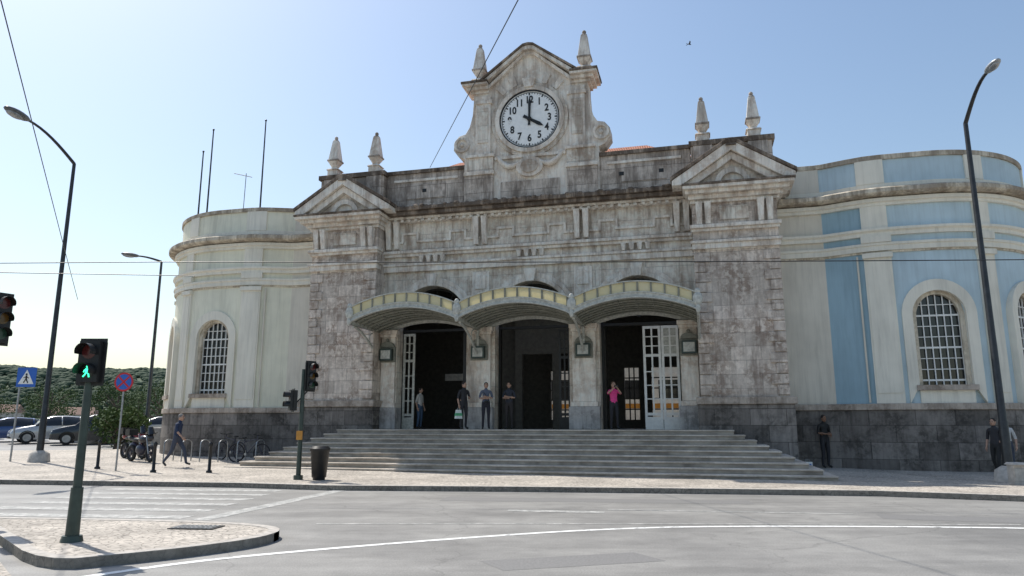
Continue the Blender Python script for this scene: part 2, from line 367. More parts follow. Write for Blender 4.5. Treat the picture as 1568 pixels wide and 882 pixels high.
# gable clock tower
mb=MB()
half=[(2.75,10.3),(2.75,12.35),(3.0,12.45),(3.22,12.75),(3.2,13.1),(3.0,13.35),(2.72,13.42),(2.55,13.7),(2.42,14.2),(2.38,14.8),(2.38,15.2)]
out=half+[(2.38,15.45),(1.75,15.45),(.2,16.65),(-.2,16.65),(-1.75,15.45),(-2.38,15.45)]+[(-x,z) for x,z in half[::-1]]
mb.prism(out,-.7,.1,'trim')
mb.done('gable_wall',ST,.01)
mb=MB()
for s in (-1,1):
    mb.bd(s*1.62,s*2.25,.1,.22,12.3,14.95,'trim'); mb.bd(s*1.55,s*2.32,.1,.27,14.6,14.75,'trim'); mb.bd(s*1.72,s*2.15,.22,.26,12.9,14.4,'wall')
    mb.bd(s*1.5,s*2.7,.1,.24,10.4,11.55,'parapet'); mb.bd(s*1.5,s*2.6,.1,.22,11.7,12.3,'wall')
    mb.bd(s*1.45,s*2.72,.1,.3,11.55,11.7,'trim')
    mb.bd(s*1.45,s*2.65,.1,.3,12.3,12.42,'trim')
    a=arc(s*2.86,12.95,.33,.33,0,360,20);b=arc(s*2.86,12.95,.22,.22,0,360,20); mb.ring(b[:-1],a[:-1],.1,.18,'trim',True); mb.sphere((s*2.86,-.12,12.95),(.1,.08,.1),'trim',10,6)
    for o,z0,z1,mm in ((.10,15.1,15.22,'trim'),(.25,15.22,15.36,'trim'),(.40,15.36,15.46,'trim'),(.44,15.46,15.55,'cornice')):
        mb.bd(s*1.7,s*(2.38+o),-.7-o*.5,.1+o,z0,z1,mm)
    def rk(o,b0,b1,mm,x0=1.95):
        p=[(s*x0,15.30+b0),(s*.22,16.62+b0),(0,16.66+b0),(0,16.66+b1),(s*.22,16.62+b1),(s*x0,15.30+b1)]
        mb.prism(p if s>0 else p[::-1],-.7-o*.4,.1+o,mm)
    rk(.18,-.12,.04,'trim',1.75); rk(.34,.04,.20,'trim'); rk(.40,.20,.30,'cornice',2.0)
mb.ring(arc(0,13.76,1.24,1.24,0,360,64)[:-1],arc(0,13.76,1.42,1.42,0,360,64)[:-1],.1,.26,'trim',True)
mb.ring(arc(0,13.76,1.42,1.42,0,360,64)[:-1],arc(0,13.76,1.58,1.58,0,360,64)[:-1],.1,.18,'wall',True)
mb.prism([(-.18,15.1),(-.28,15.5),(.28,15.5),(.18,15.1)],.1,.32,'trim')
for an in (50,68,112,130):
    c,s_=math.cos(R(an)),math.sin(R(an))
    mb.prism([(c*1.6-s_*.1,13.76+s_*1.6+c*.1),(c*1.6+s_*.1,13.76+s_*1.6-c*.1),(c*2.05+s_*.14,13.76+s_*2.05-c*.14),(c*2.05-s_*.14,13.76+s_*2.05+c*.14)],.1,.16,'trim')
mb.prism(arc(0,11.75,.55,.42,0,360,20)[:-1],.1,.25,'trim'); mb.prism(arc(0,11.75,.36,.28,0,360,20)[:-1],.25,.3,'wall')
for s in (-1,1):
    mb.tube([(s*(.45+.1*i),-.2,11.95-.28*math.sin(i/9*math.pi)+i*.035) for i in range(10)],[.05+.07*math.sin(i/9*math.pi) for i in range(10)],'trim')
mb.bd(-1.45,1.45,.1,.2,12.15,12.28,'trim')
mb.bd(-1.2,1.2,.1,.16,10.5,11.2,'parapet')
mb.done('gable_ornament',ST,.01)
# clock
CK=empty('station_clock'); CK.parent=ST; CK.location=(0,-.2,13.76)
mb=MB()
mb.prism(arc(0,0,1.2,1.2,0,360,64)[:-1],-.09,-.03,'dial')
mb.ring(arc(0,0,1.19,1.19,0,360,64)[:-1],arc(0,0,1.25,1.25,0,360,64)[:-1],-.09,.03,'black',True)
mb.ring(arc(0,0,1.125,1.125,0,360,64)[:-1],arc(0,0,1.145,1.145,0,360,64)[:-1],-.029,-.02,'black',True)
for i in range(60):
    a=R(i*6); r0,r1,w=(1.03,1.13,.026) if i%5==0 else (1.07,1.13,.011)
    c,s_=math.sin(a),math.cos(a)
    mb.prism([(c*r0-s_*w,s_*r0+c*w),(c*r0+s_*w,s_*r0-c*w),(c*r1+s_*w,s_*r1-c*w),(c*r1-s_*w,s_*r1+c*w)],-.028,-.018,'black')
def hand(a,r1,w,d):
    c,s_=math.sin(a),math.cos(a); P=lambda r,q:(c*r+s_*q,s_*r-c*q)
    mb.prism([P(-.28,w*.9),P(0,w*.7),P(r1*.7,w),P(r1,.0),P(r1*.7,-w),P(0,-w*.7),P(-.28,-w*.9)],d,d+.012,'black')
hand(R(121),.68,.075,.0); hand(R(1.5),1.0,.055,.02); mb.sphere((0,-.03,0),(.1,.04,.1),'black')
mb.done('dial_and_hands',CK)
for i in range(1,13):
    cu=bpy.data.curves.new('n','FONT'); cu.body=str(i); cu.size=.40; cu.align_x='CENTER'; cu.align_y='CENTER'; cu.extrude=.004; cu.offset=.011
    o=bpy.data.objects.new('t',cu); sc.collection.objects.link(o)
    dg=bpy.context.evaluated_depsgraph_get(); me=bpy.data.meshes.new_from_object(o.evaluated_get(dg)); bpy.data.objects.remove(o)
    me.materials.clear(); me.materials.append(M['black'])
    q=bpy.data.objects.new('numeral_%d'%i,me); sc.collection.objects.link(q); q.parent=CK
    a=R(i*30); q.location=(.82*math.sin(a),.02,.82*math.cos(a)); q.rotation_euler=(R(90),0,0); q.scale=(.85,1.05,1)
def finial(x,y,z,h,name):
    mb=MB(); k=h/1.8
    mb.frus(x,y,z,z+.26*k,.23*k,.23*k,'trim'); mb.frus(x,y,z+.26*k,z+.33*k,.28*k,.23*k,'trim')
    mb.frus(x,y,z+.33*k,z+.42*k,.14*k,.11*k,'trim'); mb.frus(x,y,z+.42*k,z+.66*k,.11*k,.24*k,'trim'); mb.frus(x,y,z+.66*k,z+.73*k,.26*k,.26*k,'parapet')
    mb.frus(x,y,z+.73*k,z+1.6*k,.225*k,.115*k,'trim'); mb.frus(x,y,z+1.6*k,z+1.7*k,.115*k,.05*k,'parapet'); mb.sphere((x,y,z+1.75*k),.08*k,'parapet',8,6)
    mb.done(name,ST,.01)
for x in (-8.62,-6.72,6.68,8.5): finial(x,-.05,12.1,1.82,'obelisk_finial')
for x in (-2.22,2.22): finial(x,.25,15.53,2.0,'obelisk_finial')
# piers
for s in (-1,1):
    mb=MB()
    mb.bd(s*6.15,s*9.05,-.6,.8,2.6,9.5,'pier')
    mb.done('pier_shaft',ST,.01)
    mb=MB()
    for e,w in ((6.15,1),(9.05,-1)):
        for i in range(14):
            z=2.66+i*.36
            l=.55 if i%2 else .38
            mb.bd(s*(e),s*(e+w*l),.8,.86,z,z+.33,'pier')
    mb.bd(s*6.55,s*8.65,.8,.84,7.75,7.9,'trim')
    mb.bd(s*6.1,s*9.1,.5,.93,7.8,8.0,'trim'); mb.bd(s*6.05,s*9.15,.5,1.0,8.0,8.1,'trim')
    mb.bd(s*6.1,s*9.1,.5,.93,8.45,8.55,'trim'); mb.bd(s*6.05,s*9.15,.5,1.02,8.55,8.68,'trim')
    for x in (6.4,6.7,8.5,8.8):
        mb.frus(s*x,-.9,8.7,9.5,.09,.12,'trim',.08,.22)
    mb.bd(s*7.1,s*8.1,.8,.86,8.85,9.35,'wall')
    for (o,z0,z1,mm) in ((.1,9.5,9.62,'trim'),(.22,9.62,9.78,'trim'),(.42,9.78,9.92,'trim'),(.58,9.92,10.04,'trim'),(.62,10.04,10.12,'cornice')):
        mb.bd(s*(6.15-o*.5),s*(9.05+o),-.8,.8+o,z0,z1,mm)
    c=s*7.6
    mb.prism([(c-1.75,10.12),(c+1.75,10.12),(c,11.35)],.2,.86,'trim')
    for q in (-1,1):
        p=[(c+q*2.1,10.12),(c+q*1.75,10.12),(c,11.3),(c,11.58),(c+q*.18,11.54),(c+q*2.1,10.30)]
        mb.prism(p if q>0 else p[::-1],.1,1.27,'trim')
        p=[(c+q*2.15,10.30),(c+q*.18,11.54),(c,11.58),(c,11.73),(c+q*.18,11.69),(c+q*2.15,10.44)]
        mb.prism(p if q>0 else p[::-1],.08,1.31,'cornice')
        p=[(c+q*1.75,10.12),(c+q*1.3,10.12),(c,11.0),(c,11.28)]
        mb.prism(p if q>0 else p[::-1],.1,1.12,'trim')
    mb.ring(arc(c,10.12,.42,.42,0,180,16),arc(c,10.12,.62,.62,0,180,16),.86,1.0,'trim')
    mb.frus(c,-1.15,11.45,11.76,.18,.1,'cornice')
    mb.bd(s*6.22,s*9.1,-.5,.3,10.12,11.9,'parapet'); mb.bd(s*6.15,s*9.2,-.56,.38,11.9,12.1,'cornice')
    for x0,x1 in ((6.3,7.0),(8.25,8.95)): mb.bd(s*x0,s*x1,.3,.36,10.2,11.9,'parapet')
    mb.done('pier_entablature_and_pediment',ST,.012)
    mb=MB()
    mb.bd(s*6.05,s*9.17,-.6,.92,0,2.35,'plinth'); mb.bd(s*6.0,s*9.25,-.6,1.0,2.35,2.6,'plinthcap')
    mb.done('pier_plinth',ST,.02)
# wings
WP=[(8.7,-.45),(10.55,-.45),(10.8,-.40),(11.6,-.08),(12.1,.08),(12.6,.14),(13.95,.15)]
path=[]
for a,b in zip(WP,WP[1:]):
    k=max(1,round(math.dist(a,b)/.15)); path+=[(a[0]+(b[0]-a[0])*i/k,a[1]+(b[1]-a[1])*i/k) for i in range(k)]
for i in range(0,61):
    a=R(i*1.5); path.append((13.95+4.4*math.sin(a),-4.25+4.4*math.cos(a)))
path+=[(18.35,-4.25-.5*i) for i in range(1,16)]
U=[0]
for a,b in zip(path,path[1:]): U.append(U[-1]+math.dist(a,b))
def at(u):
    u=max(0,min(u,U[-1]-1e-6)); i=max(k for k in range(len(U)) if U[k]<=u); i=min(i,len(path)-2)
    f=(u-U[i])/(U[i+1]-U[i]); a,b=path[i],path[i+1]; return (a[0]+(b[0]-a[0])*f,a[1]+(b[1]-a[1])*f)
def nrm(u):
    a=at(u-.08);b=at(u+.08); t=Vector((b[0]-a[0],b[1]-a[1])).normalized(); return t,Vector((-t.y,t.x))
def uofs(s): return min(U,key=lambda u:abs(at(u)[0]-s) if u<U[-16] else 9)
u14=uofs(14.0); u0c=U[len(path)-15-61]
HW=.8; wins=[u14,u0c+4.4*R(44.5),u0c+4.4*R(92)]
us=sorted(set([round(u,4) for u in U]+[round(w+HW*k/8,4) for w in wins for k in range(-8,9)]))
def top(u):
    for w in wins:
        if abs(u-w)<=HW+1e-3: return 5.3+.8*math.sqrt(max(0,1-((u-w)/HW)**2))
    return None
def wing(side):
    S=side
    def P(u,o,z):
        p=at(u);t,n=nrm(u); return (S*(p[0]+n.x*o),-(p[1]+n.y*o),z)
    def sweep(mb,u0,u1,prof,m,closed=True):
        uu=[u0]+[u for u in us if u0<u<u1]+[u1]; n=len(prof); vs=[];fs=[]
        for u in uu: vs+=[P(u,o,z) for o,z in prof]
        for i in range(len(uu)-1):
            for k in range(n if closed else n-1): fs.append((i*n+k,(i+1)*n+k,(i+1)*n+(k+1)%n,i*n+(k+1)%n))
        if closed: fs+=[list(range(n)),list(range((len(uu)-1)*n,len(uu)*n))]
        mb.add(vs,fs,m)
    rect=lambda o0,o1,z0,z1:[(o0,z0),(o1,z0),(o1,z1),(o0,z1)]
    umax=U[-1]-.01
    ub=uofs(10.7)
    mb=MB()
    for a,b in zip(us,us[1:]):
        if b>umax: break
        mid=(a+b)/2
        m='beige' if mid<ub else (('shadedblue' if mid<uofs(12.0) else 'blue') if S>0 else 'cream')
        inw=any(abs(mid-w)<HW for w in wins)
        if not inw: mb.add([P(a,0,2.2),P(b,0,2.2),P(b,0,9.3),P(a,0,9.3)],[(0,1,2,3)],m,True)
        else:
            mb.add([P(a,0,2.2),P(b,0,2.2),P(b,0,2.95),P(a,0,2.95)],[(0,1,2,3)],m,True)
            mb.add([P(a,0,top(a)),P(b,0,top(b)),P(b,0,9.3),P(a,0,9.3)],[(0,1,2,3)],m,True)
    mb.done('wing_wall',ST,merge=True)
    mb=MB()
    tr='cream2'
    sweep(mb,0,umax,rect(-.3,.14,0,2.15),'plinth'); sweep(mb,0,umax,rect(-.3,.2,2.15,2.36),'plinthcap')
    mb.done('wing_plinth',ST,.015)
    mb=MB()
    sweep(mb,0,umax,[(-.2,7.55),(.1,7.55),(.1,7.72),(.14,7.75),(.14,7.83),(-.2,7.83)],tr)
    sweep(mb,0,umax,[(-.2,8.08),(.12,8.08),(.12,8.2),(.2,8.26),(.2,8.34),(-.2,8.34)],tr)
    sweep(mb,0,umax,[(-.2,7.48),(.05,7.48),(.05,7.55),(-.2,7.55)],'wcorn')
    sweep(mb,0,umax,[(-.2,9.15),(.12,9.15),(.12,9.25),(.2,9.28),(.2,9.4),(-.2,9.4)],tr)
    sweep(mb,0,umax,[(-.2,9.4),(.42,9.48),(.48,9.53),(.48,9.66),(.40,9.72),(-.2,9.74)],'wcorn')
    pm='blue' if S>0 else 'cream'
    sweep(mb,0,umax,rect(-.35,-.05,9.7,10.85),pm)
    sweep(mb,0,umax,rect(-.4,.02,10.85,11.02),'wcorn'); sweep(mb,0,umax,rect(-.36,-.0,9.72,9.98),tr)
    pil=[(uofs(12.2),.42),(u0c+4.4*R(22.5),.30),(u0c+4.4*R(68),.36),(u0c+4.4*R(116),.4)]
    for c,w in pil:
        sweep(mb,c-w,c+w,rect(-.05,.09,2.36,7.475),tr); sweep(mb,c-w+.06,c+w-.06,rect(.09,.11,2.7,7.2),tr)
        sweep(mb,c-w+.02,c+w-.02,rect(-.05,.1,8.34,9.15),tr); sweep(mb,c-w-.03,c+w+.03,rect(-.1,.015,9.98,10.85),tr)
        sweep(mb,c-w-.03,c+w+.03,rect(-.1,.18,7.3,7.475),tr); sweep(mb,c-w-.03,c+w+.03,rect(-.1,.17,7.835,8.075),tr)
    sweep(mb,0,ub,rect(-.1,.0,9.98,10.85),'beige')
    q=pil[0][0]-.62; mb.tube([P(q,.08,7.4),P(q,.08,2.4)],.035,'beige',6)
    mb.done('wing_mouldings',ST,.012)
    mb=MB()
    pl=[P(u,-.3,0)[:2] for u in us[::3] if u<umax]; pl=pl+[(S*8.7,pl[-1][1])]
    mb.hprism(pl,9.5,9.7,'gray'); mb.done('wing_roof',ST)
    for w in wins:
        p=at(w);t,n=nrm(w)
        X=Matrix(((S*t.x,-S*n.x,0,S*p[0]),(-t.y,n.y,0,-p[1]),(0,0,1,0),(0,0,0,1)))
        mb=MB(); mb.X=X
        inn=[(-HW,2.95)]+arc(0,5.3,HW,.8,180,0,20)+[(HW,2.95)]
        ou=[(-HW-.32,2.365)]+arc(0,5.3,HW+.32,1.18,180,0,20)+[(HW+.32,2.365)]
        mb.ring(inn,ou,-.35,.07,'cream2')
        mb.bd(-HW-.1,HW+.1,-.35,.16,2.78,2.95,'plinthcap'); mb.bd(-HW,HW,-.35,.05,2.365,2.78,'cream2' )
        mb.ring([(x*.82,2.95+(z-2.95)*.965) for x,z in inn],inn,-.34,-.1,'wcorn')
        mb.prism([(-HW,2.95)]+arc(0,5.3,HW,.8,180,0,20)+[(HW,2.95)],-.42,-.3,'glass')
        for i in range(7):
            x=-HW*.82+i*HW*1.64/6; zt=5.3+.78*math.sqrt(max(0,1-(x/HW)**2))*.95
            mb.bd(x-.016,x+.016,-.26,-.22,2.95,zt,'white')
        for i in range(9):
            z=3.12+i*.36
            hx=HW*.84 if z<5.3 else HW*.84*math.sqrt(max(0,1-((z-5.3)/.76)**2))
            mb.bd(-hx,hx,-.265,-.225,z-(.014 if i%3 else .03),z+(.014 if i%3 else .03),'white')
        mb.done('wing_window',ST)
for S in (-1,1): wing(S)
# roofs
mb=MB()
mb.add([(-6.3,1.5,12.2),(6.3,1.5,12.2),(6.3,9.5,12.2),(-6.3,9.5,12.2),(-4.6,4.8,14.15),(4.3,4.8,14.15),(4.3,6.5,14.15),(-4.6,6.5,14.15)],[(0,1,5,4),(1,2,6,5),(2,3,7,6),(3,0,4,7),(4,5,6,7)],'tiles')
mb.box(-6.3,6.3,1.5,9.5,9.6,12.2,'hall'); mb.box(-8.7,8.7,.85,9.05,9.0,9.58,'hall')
mb.done('roof',ST)
# hall
mb=MB()
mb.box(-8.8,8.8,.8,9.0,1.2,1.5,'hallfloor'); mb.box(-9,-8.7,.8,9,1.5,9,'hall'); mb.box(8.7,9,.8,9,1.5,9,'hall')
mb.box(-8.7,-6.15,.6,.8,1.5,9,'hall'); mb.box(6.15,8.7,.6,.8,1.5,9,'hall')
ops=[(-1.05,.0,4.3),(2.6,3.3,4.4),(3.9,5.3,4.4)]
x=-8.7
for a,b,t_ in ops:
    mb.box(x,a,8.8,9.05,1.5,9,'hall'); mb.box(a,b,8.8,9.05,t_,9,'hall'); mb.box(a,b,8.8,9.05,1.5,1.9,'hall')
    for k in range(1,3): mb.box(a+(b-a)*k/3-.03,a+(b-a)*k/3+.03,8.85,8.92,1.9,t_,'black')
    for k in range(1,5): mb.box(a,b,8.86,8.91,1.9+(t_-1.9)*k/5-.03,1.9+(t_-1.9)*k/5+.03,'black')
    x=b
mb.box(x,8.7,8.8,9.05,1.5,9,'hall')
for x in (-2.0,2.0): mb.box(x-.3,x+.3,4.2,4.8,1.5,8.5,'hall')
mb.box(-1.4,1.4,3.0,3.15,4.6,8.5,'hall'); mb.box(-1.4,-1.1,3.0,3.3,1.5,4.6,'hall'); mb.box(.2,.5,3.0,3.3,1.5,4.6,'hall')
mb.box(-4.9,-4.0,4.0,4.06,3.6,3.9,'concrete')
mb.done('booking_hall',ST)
mb=MB()
for c in cs:
    a=arc(c,zr,rr,rr,180,0,24); b=arc(c,zr,rr-.09,rr-.09,180,0,24)
    mb.ring([(c-rr+.09,1.5)]+b+[(c+rr-.09,1.5)],[(c-rr,1.5)]+a+[(c+rr,1.5)],-.62,-.52,'black')
    mb.bd(c-rr,c+rr,-.6,-.5,5.35,5.45,'black')
    for i in range(1,6):
        an=R(i*30); mb.tube([(c,.56,zr),(c+math.cos(an)*rr,.56,zr+math.sin(an)*rr)],.025,'black',6)
def leaf(x0,x1,m,d=-.5,pane=False):
    mb.bd(x0,x0+.09,d-.05,d,1.5,5.3,m); mb.bd(x1-.09,x1,d-.05,d,1.5,5.3,m)
    for z in (1.5,2.0,4.15,5.2): mb.bd(x0+.09,x1-.09,d-.05,d,z,z+(.45 if z==1.5 else .1),m)
    xm=(x0+x1)/2; mb.bd(xm-.03,xm+.03,d-.045,d-.005,2.1,5.2,m)
    for z in (2.6,3.1,3.6,4.55,4.9): mb.bd(x0+.09,x1-.09,d-.042,d-.008,z-.018,z+.018,m)
    if pane: mb.bd(x0+.09,x1-.09,d-.03,d-.025,4.25,5.2,'cmetal')
leaf(4.15,4.8,'white'); leaf(4.82,5.45,'white',pane=True); leaf(-5.45,-4.95,'cmetal'); leaf(-2.9,-2.65,'black')
leaf(.95,1.4,'black')
mb.done('entrance_doors',ST)
for c in (-2.025,2.025,-5.83,5.83):
    mb=MB()
    mb.box(c-.34,c+.34,-.24,-.16,4.1,4.7,'cdark'); mb.box(c-.26,c+.26,-.42,-.24,4.16,4.62,'pole'); mb.box(c-.2,c+.2,-.435,-.42,4.22,4.56,'cmetal')
    mb.prism(arc(c,4.7,.3,.22,0,180,10),.16,.3,'cdark'); mb.sphere((c,-.24,4.98),.07,'cdark',8,6)
    mb.done('pilaster_lantern',ST,.008)
mb=MB(); NS=9; h=(1.5-.12)/NS
for i in range(NS):
    w=9.7-i*.32; df=4.65-i*.38; z1=.12+(i+1)*h
    mb.bd(-w,w,.5,df,z1-h if i else -.1,z1-.05,'riser'); mb.bd(-w-.02,w+.02,.48+.001*i,df+.035,z1-.05,z1,'steps')
mb.bd(-6.04,6.04,-.8,.6,1.2,1.498,'steps')
mb.done('entrance_steps',ST,.008)
# canopy
CA=empty('entrance_canopy'); CA.parent=ST
DF=2.8
val=[-6.2,-2.05,2.05,6.2]
def czt(x,a,b):
    t=(x-a)/(b-a); q=math.sin(math.pi*t)
    return 5.76+.50*(q**.8 if q>0 else 0)
mb=MB()
for a,b in zip(val,val[1:]):
    n=28; xs=[a+(b-a)*i/n for i in range(n+1)]
    zt=[czt(x,a,b) for x in xs]
    vs=[];fs=[]
    ny=8
    for j in range(ny+1):
        d=.05+(DF-.05)*j/ny
        for x,z in zip(xs,zt): vs.append((x,-d,z-.32-.18*(1-j/ny)))
    for j in range(ny):
        for i in range(n): fs.append((j*(n+1)+i,j*(n+1)+i+1,(j+1)*(n+1)+i+1,(j+1)*(n+1)+i))
    mb.add(vs,fs,'croof',True)
    for j in range(0,ny,1):
        d=.05+(DF-.1)*j/ny; dz=-.36-.18*(1-j/ny)
        mb.tube([(x,-d,z+dz) for x,z in zip(xs,zt)],.03 if j%2 else .05,'cdark',5)
    for i in range(2,n,4):
        mb.tube([(xs[i],-.05,zt[i]-.5),(xs[i],-DF,zt[i]-.36)],.022,'cdark',5)
    B=lambda o:[(x,z+o) for x,z in zip(xs,zt)]
    mb.ring(B(-.40),B(-.27),DF-.03,DF+.05,'cmetal'); mb.ring(B(-.44),B(-.40),DF-.06,DF+.09,'cmetal')
    mb.ring(B(-.27),B(-.23),DF-.05,DF+.08,'cmetal')
    mb.ring(B(.10),B(.14),DF-.05,DF+.08,'cmetal')
    mb.ring(B(-.23),B(.10),DF-.0,DF+.02,'cglass')
    for i in range(0,n+1,3):
        mb.box(xs[i]-.028,xs[i]+.028,-DF-.05,-DF+.03,zt[i]-.22,zt[i]+.11,'cdark')
    mb.ring(B(-.62),B(-.5),.02,.12,'cmetal')
for x in val:
    z=5.40
    mb.box(x-.05,x+.05,-DF,-.0,z-.12,z+.02,'cmetal')
    pts=[(x,-.3-2.2*math.sin(t),5.25-1.0*(1-math.sin(t))**1.6) for t in [i/10*math.pi/2 for i in range(11)]]
    mb.tube(pts,.05,'cmetal',6)
    mb.tube([(x,-.28,4.2),(x,-.28,5.3)],.05,'cmetal',6)
    mb.tube([(x,-.3-1.0*math.sin(i/10*2*math.pi*.9)*.35-.5,4.95+.25*math.cos(i/10*2*math.pi*.9)) for i in range(11)],.022,'cmetal',5)
    mb.sphere((x,-DF-.06,5.70),(.16,.07,.24),'cmetal'); mb.sphere((x,-DF-.06,5.96),(.09,.05,.1),'cmetal'); mb.sphere((x,-DF-.06,5.38),(.08,.06,.16),'cmetal')
for x in (-6.2,6.2): mb.box(x-.03,x+.03,-DF,-.82,5.28,5.48,'cmetal')
mb.done('canopy_frame',CA)
mb=MB()
for x,y,zt in ((-15.0,34,16.2),(-12.4,34,16.7),(-15.6,34.4,15.2)):
    mb.tube([(x,y,9.3),(x,y,zt)],[.05,.03],'lamppole',6); mb.sphere((x,y,zt),.06,'lamppole',6,4)
mb.tube([(-13.25,34,9.3),(-13.2,34,13.9)],.02,'steel',5); mb.tube([(-13.8,34,13.9),(-12.9,34,13.7)],.02,'steel',5)
o=mb.done('roof_flagpoles')
TR=empty('train',(.745,27.31,0),R(-14.5))
mb=MB(); mb.box(-25,25,13,15.8,1.7,4.9,'white'); mb.box(-25,25,12.985,13,2.5,2.75,'yellow')
for i in range(24): mb.box(-24+i*2,-22.7+i*2,12.98,13,3.0,4.0,'glass')
mb.done('carriage_body',TR,.05)
mb=MB(); mb.box(-30,30,9.1,12.6,.3,1.45,'concrete'); o=mb.done('platform'); o.location=TR.location; o.rotation_euler=TR.rotation_euler
# ------------------------------------------------------------------ street furniture
def pz(y): return gz(y)+.12
def lamp(name,x,y,zt,arm,head,base=True,hs=1.0):
    e=empty(name,(x,y,pz(y))); z0=pz(y); mb=MB()
    mb.tube([(0,0,0),(0,0,1.6),(0,0,1.65),(0,0,zt-z0)],[.13,.12,.105,.065],'lamppole',10)
    ax,ay,az=arm; pts=[]
    for i in range(9):
        t=i/8; pts.append((ax*t,ay*t,zt-z0+az*math.sin(t*math.pi/2)))
    mb.tube(pts,[.065-.02*i/8 for i in range(9)],'lamppole',8)
    hx,hy,hz=pts[-1]; d=Vector((ax,ay,.12)).normalized()
    c=Vector((hx,hy,hz))+d*.4*hs
    mb.X=Matrix.Translation(c)@d.to_track_quat('X','Z').to_matrix().to_4x4()@Matrix.Scale(hs,4)
    mb.sphere((0,0,0),(.5,.19,.12),head,14,8); mb.sphere((.08,0,-.07),(.33,.15,.1),'steel',12,6)
    mb.X=Matrix.Identity(4)
    if base: mb.tube([(0,0,-.05),(0,0,.3),(0,0,.42)],[.38,.34,.16],'concrete',14)
    mb.done('pole_and_head',e)
M['lamph']=simple('lamp_head_grey',(.12,.12,.12),.4)
lamp('street_lamp',-17.7,27.6,12.0,(-.35,-2.5,.8),'lamph',hs=1.15)
lamp('street_lamp',13.57,20.2,10.5,(-.25,-1.55,.85),'steel',hs=.75)
lamp('street_lamp',-20.5,41,11.0,(-1.2,-.4,.25),'lamph',False)
def sighead(mb,x,y,z0,n,w=.34,yaw=0,sc_=1.0):
    X0=mb.X.copy(); mb.X=X0@Matrix.Translation((x,y,z0))@Matrix.Rotation(yaw,4,'Z')@Matrix.Scale(sc_,4)
    H=.3*n+.04
    mb.box(-w/2,w/2,-.1,.12,0,H,'black')
    mb.box(-w/2-.05,w/2+.05,.0,.02,-.05,H+.05,'black')
    for i in range(n):
        zc=.17+i*.3
        a=arc(0,zc,.12,.12,-20,200,12);b=arc(0,zc,.128,.128,-20,200,12); mb.ring(a,b,.1,.28,'black')
        mb.disc((0,-.104,zc),.11,lens[i] if n==3 else lens2[i],20)
    mb.X=X0
M['lg']=simple('signal_lens_dark_green',(.02,.06,.04),.2); M['lr']=simple('signal_lens_dark_red',(.10,.015,.015),.2); M['la']=simple('signal_lens_dark_amber',(.12,.06,.01),.2); M['lk']=simple('signal_lens_black',(.01,.01,.01),.2)
lens=['lg','la','lr']; lens2=['lk','lr']
e=empty('pedestrian_signal',(-5.85,10.0,.12)); mb=MB()
mb.tube([(0,0,0),(0,0,2.15)],[.06,.05],'pole',12); mb.tube([(0,0,0),(0,0,.08)],[.14,.12],'pole',12); mb.tube([(0,0,.08),(0,0,.7)],[.085,.075],'pole',12)
sighead(mb,.02,-.02,2.10,2,.32,0,.88)
gy=-.112; g='green_led'; zc=.16
mb.X=Matrix.Translation((.02,-.02,2.10))@Matrix.Scale(.88,4)
mb.disc((0.005,gy,zc+.075),.019,g,10)
for p,r_ in (([(0,gy,zc+.05),(0,gy,zc-.0)],.019),([(0,gy,zc),(.035,gy,zc-.04),(.045,gy,zc-.085)],.011),([(0,gy,zc),(-.02,gy,zc-.045),(-.05,gy,zc-.08)],.011),([(0,gy,zc+.045),(.035,gy,zc+.02),(.055,gy,zc+.0)],.009),([(0,gy,zc+.045),(-.035,gy,zc+.02),(-.045,gy,zc-.01)],.009)):
    mb.tube(p,r_,g,5)
mb.X=Matrix.Identity(4)
mb.done('signal_assembly',e)
e=empty('traffic_signal',(-6.03,20.9,pz(20.9))); mb=MB()
mb.tube([(0,0,0),(0,0,3.1)],[.07,.055],'pole',10); mb.tube([(0,0,0),(0,0,.12)],.13,'pole',10)
sighead(mb,.2,0,2.5,3,.3,R(50),.85); sighead(mb,-.28,0,1.92,2,.26,R(-60),.9); mb.tube([(-.25,0,2.05),(.25,0,2.6)],.02,'black',6)
mb.box(-.08,.08,-.14,-.06,1.1,1.35,'yellow')
mb.done('signal_assembly',e)
e=empty('traffic_signal',(-9.0,11.7,.12)); mb=MB()
mb.tube([(0,0,0),(0,0,3.8)],[.07,.06],'pole',10)
sighead(mb,.58,0,2.84,3,.3,R(60),.84)
mb.tube([(0,0,3.3),(.5,0,3.3)],.025,'black',6)
mb.box(.35,.62,.0,.15,1.85,2.15,'white')
mb.done('signal_assembly',e)
e=empty('litter_bin',(-5.42,20.8,pz(20.8))); mb=MB()
mb.tube([(0,0,0),(0,0,.06),(0,0,.08),(0,0,.78),(0,0,.8),(0,0,.86)],[.17,.17,.2,.26,.28,.28],'black',18)
mb.tube([(0,0,.86),(0,0,.93)],[.29,.22],'black',18)
mb.done('bin_body',e)
for x,y in ((-13.8,24.6),(-11.3,23.3),(-9.5,23.2)):
    mb=MB(); mb.tube([(0,0,0),(0,0,.06),(0,0,.08),(0,0,.8),(0,0,.82),(0,0,.9),(0,0,.95)],[.09,.09,.05,.045,.06,.06,.02],'black',12)
    o=mb.done('bollard'); o.location=(x,y,pz(y))
e=empty('no_parking_sign',(-12.75,23.8,pz(23.8)),0); mb=MB(); zc=3.02-pz(23.8)
mb.tube([(0,0,0),(0,0,zc+.3)],.03,'steel',8)
mb.prism(arc(0,zc,.31,.31,0,360,32)[:-1],.035,.045,'reds'); mb.prism(arc(0,zc,.25,.25,0,360,32)[:-1],.045,.049,'blues')
mb.prism([(-.19,zc+.15),(-.15,zc+.19),(.19,zc-.15),(.15,zc-.19)],.049,.053,'reds'); mb.prism([(.19,zc+.15),(.15,zc+.19),(-.19,zc-.15),(-.15,zc-.19)],.0495,.0535,'reds')
mb.done('sign_plate_and_post',e)
